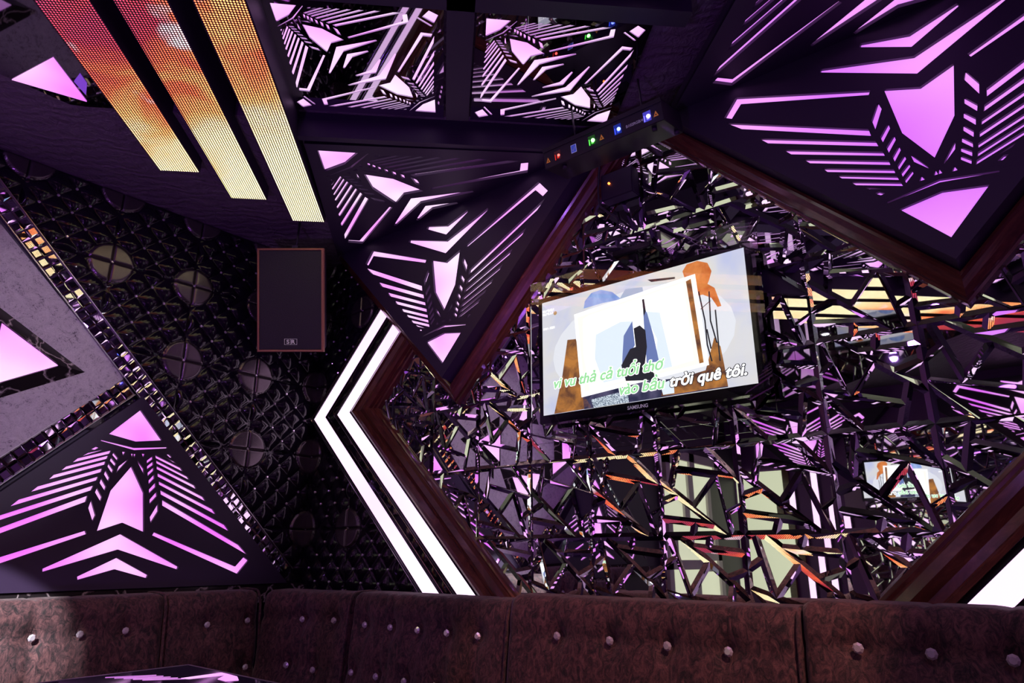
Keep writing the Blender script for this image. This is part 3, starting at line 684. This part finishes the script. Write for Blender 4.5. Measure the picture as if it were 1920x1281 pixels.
for x, zz in ((.08,-.03), (.50,-.03), (.545,-.13)): cyl('foot', (x, LH, sgn*zz), (x, LH+.014, sgn*zz), .010, BLACKM, lz)
for x in (.12, .44): cyl('mounting_rod', (x, 0, sgn*-.08), (x, -.163, sgn*-.08), .004, DARKMETAL, lz)
# small power box and loose cables above the mirror
pb = thing('power_box', 'small black power box with an orange pilot light above the television', 'power box', basis((2.16,-.022,1.50+CAMH), (1,0,0), (0,0,1), (0,-1,0)))
bm = bmesh.new(); add_box(bm, 0, .16, 0, .13, 0, .06, bev=.004); bmobj('case', bm, BLACKM, pb)
cyl('pilot_light', (.045,.075,.058), (.045,.075,.066), .005, em('pilot_orange', (1,.18,.03), 6), pb)
tube_o = tube('loose_cable', smooth_pts([(2.17,-.09,1.75+CAMH),(2.158,-.10,1.507+CAMH),(2.19,-.10,1.44+CAMH),(2.252,-.10,1.371+CAMH),(2.215,-.10,1.30+CAMH),(2.29,-.10,1.27+CAMH),(2.33,-.10,1.20+CAMH),(2.334,-.10,1.10+CAMH)]), .005, BLACKM)
tag(tube_o, 'black cable hanging in front of the mirror above the television', 'cable')
sb = box('set_top_box', 2.24, 2.42, -.024, -.145, 1.185+CAMH, 1.21+CAMH, BLACKG, bev=.003); tag(sb, 'flat black box just above the top edge of the television', 'set-top box')

# ------------------------------------------------------------------ sofa sections
def sofa(p0, p1, top, btn, label, sd=.56):
    """p0->p1 is the front line of the backrest seen from the room, left to right (x, y)"""
    p0, p1 = Vector((*p0, 0)), Vector((*p1, 0)); d = (p1-p0); Ln = d.length; d.normalize(); n = Vector((0,0,1)).cross(d)   # n points to the wall
    root = thing('sofa_section', label, 'sofa', basis((p0.x, p0.y, 0), d, n, (0,0,1)), 'wall sofa sections')
    zt = top + CAMH; prof = []
    for k in range(9): prof.append((-.045 + .045*k/8, .42 + (zt-.10-.42)*k/8))
    rr = .055
    for k in range(1, 8):
        t = math.pi/2*k/7; prof.append((rr - rr*math.cos(t), zt-.10 + (.10)*math.sin(t)*.98))
    prof += [(.14, zt), (.20, zt-.004), (.235, zt-.03), (.24, zt-.15)]
    # densify
    P = []
    for a, b in zip(prof, prof[1:]):
        L_ = math.hypot(b[0]-a[0], b[1]-a[1]); k = max(1, int(L_/.018))
        for i in range(k): P.append((a[0]+(b[0]-a[0])*i/k, a[1]+(b[1]-a[1])*i/k))
    P.append(prof[-1]); nx = max(8, int(Ln/.018)); bm = bmesh.new(); g = []
    cols = sorted({round(b[0], 3) for b in btn})
    for i in range(nx+1):
        x = Ln*i/nx; row = []
        e = min(x, Ln-x); er = .018*max(0, 1-e/.03)**2
        for (yy, zz) in P:
            dd = er
            for bx, bz in btn:
                r2 = (x-bx)**2 + (zz-bz)**2
                dd += .026*math.exp(-r2/.0016) + .008*math.exp(-r2/.012)
            for bx in cols: dd += .010*math.exp(-((x-bx)/.010)**2)
            for bz in {round(b[1], 2) for b in btn}: dd += .007*math.exp(-((zz-bz)/.010)**2)
            f = min(1, max(0, (zt-zz)/.05)) if yy < .1 else 0
            row.append(bm.verts.new((x, yy+dd*f, zz - (dd*.7*(1-f) if yy < .22 else 0))))
        g.append(row)
    for i in range(nx):
        for j in range(len(P)-1): bm.faces.new((g[i][j], g[i+1][j], g[i+1][j+1], g[i][j+1]))
    bm.faces.new([r[0] for r in g][::-1]); bm.faces.new([q for q in g[0]]); bm.faces.new([q for q in g[-1]][::-1]); bmobj('backrest', bm, VELVET, root, smooth=True)
    for bx, bz in btn:
        yb = -.045 + .045*min(1, max(0, (bz-.42)/(zt-.10-.42))); o = bpy.data.objects.new('crystal_button', BME); COL.objects.link(o); o.parent = root
        o.matrix_local = basis((bx, yb+.016, bz), (1,0,0), (0,0,1), (0,-1,0))
    tube('piping', [(Ln, a+.0 - .004, b) for a, b in prof[::1]], .006, VELVET, root)
    bm = bmesh.new(); add_box(bm, .002, Ln-.002, -sd, .20, .06, .40, bev=.02); bmobj('seat_base', bm, VELVET, root)
    return root
def gbt(xs, z1=-.322, z2=-.52): return [(x, z1+CAMH) for x in xs] + [(x, z2+CAMH) for x in xs]
yB = -.28
sofa((.28,-3.2), (.28,-.89), -.176, gbt([3.2-v for v in (2.94,2.76,2.58,2.4,2.22,2.04,1.86,1.69,1.54,1.398,1.226,1.047)]), 'brown crushed velvet sofa back section at the left, below the pink arrow panel')
sofa((.28,-.885), (.28,-.42), -.177, [(.885-.681,-.325+CAMH),(.885-.475,-.32+CAMH),(.885-.681,-.525+CAMH),(.885-.475,-.528+CAMH)], 'short velvet sofa back section just left of the corner, lit violet')
sofa((.285,-.415), (.84,-.30), -.177, [(.272,-.307+CAMH),(.47,-.305+CAMH),(.215,-.51+CAMH),(.385,-.52+CAMH)], 'dark velvet sofa back section across the room corner', .02)
sofa((.85,-.30), (1.80,-.30), -.172, [(x-.85,-.313+CAMH) for x in (.949,1.123,1.297,1.471,1.641)] + [(x-.85,-.512+CAMH) for x in (.90,1.069,1.25,1.43,1.61)], 'dark velvet sofa back section below the left LED chevron')
sofa((1.81,-.315), (2.885,-.315), -.150, [(x-1.81,-.284+CAMH) for x in (2.035,2.254,2.468,2.67)] + [(x-1.81,-.50+CAMH) for x in (2.035,2.254,2.468,2.67)], 'reddish brown velvet sofa back section below the television')
sofa((2.895,-.315), (4.55,-.315), -.128, [(x-2.895,-.246+CAMH) for x in (3.036,3.209,3.38,3.55,3.72,3.89)] + [(x-2.895,-.47+CAMH) for x in (3.036,3.209,3.38,3.55)], 'dark brown velvet sofa back section at the far right')

# ------------------------------------------------------------------ low lit table at the lower left
tbl = thing('glass_table', 'dark glass table with a glowing pink pattern at the lower left', 'table', T(1.7, -1.9, 0))
ZT = CAMH - .33
def tb(x0, x1, y0, y1, z0, z1): return (x0-1.7, x1-1.7, y0+1.9, y1+1.9, z0, z1)
bm = bmesh.new(); add_box(bm, *tb(1.354, 2.05, -2.5, -1.303, ZT-.012, ZT)); bmobj('glass_top', bm, mat('tinted_glass', (.012,.010,.03), .06), tbl)
bm = bmesh.new(); add_box(bm, *tb(1.37, 2.03, -2.48, -1.32, ZT-.11, ZT-.013)); bmobj('light_box', bm, BLACKG, tbl)
bm = bmesh.new()
for a in (tb(1.350,1.354,-2.5,-1.299,ZT-.012,ZT+.001), tb(1.350,2.05,-1.303,-1.299,ZT-.012,ZT+.001)): add_box(bm, *a)
bmobj('edge_trim', bm, STEEL, tbl)
for x in (1.42, 1.97):
    for y in (-2.42, -1.38):
        bm = bmesh.new(); add_box(bm, *tb(x-.03, x+.03, y-.03, y+.03, 0, ZT-.11)); bmobj('leg', bm, BLACKG, tbl)
def tpoly(name, pts, m):
    bm = bmesh.new(); add_prism(bm, [(p[0]-1.7, -p[1]+1.9) for p in pts], ZT+.0002, ZT+.0012); return bmobj(name, bm, m, tbl)
tpoly('lit_pattern', [(1.575,1.312),(1.67,1.318),(1.725,1.345),(1.712,1.375),(1.664,1.372),(1.622,1.327),(1.60,1.42),(1.575,1.43)], PINK)
for k in range(5): tpoly('lit_stripe', [(1.40+.030*k,1.555-.012*k),(1.402+.030*k,1.558-.012*k),(1.470+.030*k,1.452-.006*k),(1.4695+.030*k,1.449-.006*k)], PINKD)

# ------------------------------------------------------------------ the rest of the room, seen in the mirrors
r = thing('door_1', None, None, T(0, -4.45, 0)); r['kind'] = 'structure'
bm = bmesh.new()
for y0, y1, z0, z1 in ((0,-.10,0,2.25),(-1.35,-1.45,0,2.25),(-.66,-.79,0,2.25),(0,-1.45,2.15,2.25),(0,-1.45,0,.12),(0,-1.45,.95,1.05)): add_box(bm, .002, .06, min(y0,y1), max(y0,y1), z0, z1)
bmobj('door_frame', bm, WHITEP, r)
for y0 in (-.10, -.79):
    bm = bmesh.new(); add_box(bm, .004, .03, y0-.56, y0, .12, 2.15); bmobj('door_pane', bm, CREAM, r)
box('door_handle', .06, .09, -.75, -.70, 1.0, 1.2, CHROME, r)
r = thing('door_2', None, None, T(0, LY, 0)); r['kind'] = 'structure'
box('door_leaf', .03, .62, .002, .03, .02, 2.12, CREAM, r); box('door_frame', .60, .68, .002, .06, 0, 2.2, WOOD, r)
for k, x in enumerate((.86, 1.12)):
    g = thing('led_strip', 'pink vertical LED strip on the far wall, seen in the mirror, %s the door' % ('nearer', 'further from')[k], 'LED strip', T(x, LY, 0))
    box('strip_housing', -.05, .05, .001, .03, .4, 2.75, BLACKG, g); box('strip_diffuser', -.035, .035, .028, .038, .42, 2.73, LEDW, g)
mm = thing('crackle_mirror', 'crackle mirror on the far wall, seen only as a reflection', 'mirror', basis((0, LY, CAMH), (-1,0,0), (0,0,1), (0,1,0)))
for iy in range(-1, 5):
    for ix in range(8):
        x0, y0 = -4.3+.36*ix, -.30+.36*iy; bm = bmesh.new()
        for p in shards(iy % 2 == 1, jit):
            P = [(x0+a*.358, y0+(1-b)*.358) for a, b in p]; add_shard(bm, P if area(P) > 0 else P[::-1], .016, jit, .013, .012)
        bmobj('mirror_tile', bm, MIR, mm)
television(basis((2.50, LY+.10, .50+CAMH), (-1,0,0), (0,0,1), (0,1,0)), 'second television on the far wall, visible as a small mirrored reflection')
nt = box('paper_notice', 1.30, 1.52, LY+.025, LY+.03, 1.45, 1.80, mat('lilac_paper', (.35,.22,.40), .6)); tag(nt, 'lilac paper notice on the far wall, seen in the mirror', 'notice')

# ------------------------------------------------------------------ ceiling spots: the cold sofa spotlight of the room, the others added fill
def spot_or_fill(x, y, tx, ty, tz, col, power, ang, label, blend=.6):
    g = thing('spot_or_fill', label, 'ceiling lamp', T(x, y, HC-.001 if (x+y)*S2 > -.6 else HS-.003))
    cyl('rim', (0,0,-.012), (0,0,0), .045, CHROME, g); cyl('lamp_glass', (0,0,-.014), (0,0,-.010), .030, em('lamp_face', col, 6), g)
    ld = bpy.data.lights.new('spot', 'SPOT'); ld.energy = power; ld.color = col; ld.spot_size = R(ang); ld.spot_blend = blend; ld.shadow_soft_size = .03
    lo = bpy.data.objects.new('spot', ld); COL.objects.link(lo); lo.parent = g; lo.location = (0,0,-.02)
    d = Vector((tx-x, ty-y, tz-(g.location.z-.02))); lo.rotation_euler = d.to_track_quat('-Z', 'Y').to_euler()
WARM = (1,.62,.42)
spot_or_fill(4.25, -1.75, 2.42, -.31, .80, (1,.50,.36), 270, 24, 'added warm fill spot behind the camera aimed at the sofa below the television', .35)  # unseen warm spot added to brighten the sofa under the television
spot_or_fill(2.3, -3.5, .28, -1.32, .80, (1,.70,.50), 110, 20, 'added warm fill spot behind the camera aimed at the left sofa')  # warm light added for the left sofa, its fixture is unseen
spot_or_fill(2.1, -3.7, .28, -1.70, .90, (.95,.95,1), 2600, 10.5, 'ceiling spotlight with a cold white beam on the sofa end', .25)
spot_or_fill(4.35, -1.4, 3.4, -.31, .9, WARM, 16, 44, 'added warm fill spot at the right aimed at the right-hand sofa')  # added warm fill for the right-hand sofa
spot_or_fill(4.2, -1.55, 0, -1.75, 1.85, (.92,.82,.95), 330, 20, 'added fill spot behind the camera aimed at the brocade wall panel')  # added to lift the dark brocade, no such lamp is seen
for x, y, lab in ((1.2, -3.0, 'left of the table'), (4.35, -1.95, 'above the right of the camera'), (2.4, -4.8, 'near the far wall')):
    spot_or_fill(x, y, x*.7, y*.6, .6, (.52,.20,1), 22, 150, 'added violet fill wash ' + lab, 1)  # violet fill added because the closed room is too dark
for k, (x, lab) in enumerate(((1.0, 'beside the door'), (3.3, 'beside the second television'))):  # glowing far-wall panels added to put more pink into the mirror
    root = thing('wall_light_panel', 'added triangular pink light panel high on the far wall, ' + lab, 'light panel', basis((x, LY+.15, .912+CAMH), (-1,0,0), (0,0,1), (0,1,0)))
    outer = [(0,-.07), (.90,.83), (-.90,.83)]; cut_plate(root, outer, pattern(1,1), BLACKM, PINK); skirt(root, outer, -.001, -.14, BLACKM)
for k, (y, lab) in enumerate(((-1.3, 'nearest the mirror wall'), (-3.5, 'in the middle'), (-5.6, 'nearest the far wall'))):  # more added glowing panels, brightening what the mirror reflects
    root = thing('wall_light_panel', 'added triangular pink light panel on the right-hand wall, ' + lab, 'light panel', basis((LX-.08, y, .675+CAMH), (0,1,0), (0,0,-1), (-1,0,0)))
    outer = [(0,-.07), (.90,.83), (-.90,.83)]; cut_plate(root, outer, pattern(1,1), BLACKM, PINK); skirt(root, outer, -.001, -.07, BLACKM)
def fill_uplight(x, y, tx, ty, tz, col, power, ang, label):  # unseen violet fill, added to light the soffit and corner from below
    g = thing('floor_fill_light', label, 'fill light', T(x, y, 0))
    cyl('base', (0,0,0), (0,0,.03), .10, BLACKM, g); cyl('shade', (0,0,.03), (0,0,.20), .05, BLACKM, g, r2=.07); cyl('lamp_glass', (0,0,.19), (0,0,.203), .06, em('fill_face', col, 4), g)
    ld = bpy.data.lights.new('spot', 'SPOT'); ld.energy = power; ld.color = col; ld.spot_size = R(ang); ld.spot_blend = 1; ld.shadow_soft_size = .05
    lo = bpy.data.objects.new('spot', ld); COL.objects.link(lo); lo.parent = g; lo.location = (0,0,.26)
    lo.rotation_euler = Vector((tx-x, ty-y, tz-.26)).to_track_quat('-Z', 'Y').to_euler()
fill_uplight(2.7, -3.3, .9, -1.0, 2.9, (.52,.14,1), 70, 95, 'added violet fill light behind the camera, pointing at the room corner')
fill_uplight(4.2, -3.2, 2.6, -.8, 2.9, (.50,.18,1), 22, 80, 'added violet fill light behind the camera at the right')
r = thing('ceiling_glow', 'glowing pink triangle on the ceiling mirror at the upper left', 'ceiling lamp', T(.75, -1.87, HS))  # flat emissive triangle laid on the ceiling mirror
def cl(name, pts, m): bm = bmesh.new(); add_prism(bm, [(a-.75, -b+1.87) for a, b in pts], -.006, -.0022); return bmobj(name, bm, m, r)
cl('lamp_diffuser', [(.622,1.95),(.890,1.892),(.700,1.708)], PINK)
r = thing('ceiling_glow', 'small glowing violet sliver beside the pink triangle on the ceiling mirror', 'ceiling lamp', T(.75, -1.87, HS))  # flat emissive sliver next to the triangle
cl('lamp_diffuser', [(.869,1.793),(.825,1.752),(.745,1.727),(.80,1.79)], mat('violet_acrylic', (.1,.05,.3), .3, emit=(.30,.08,.85), es=.6))
spot_or_fill(4.3, -2.05, 1.78, -.12, 1.20+CAMH, (1,.52,.20), 170, 13, 'added fill spot at the right aimed at the mahogany frame left of the television', .9)  # added spot that makes the orange highlight on the wooden frame
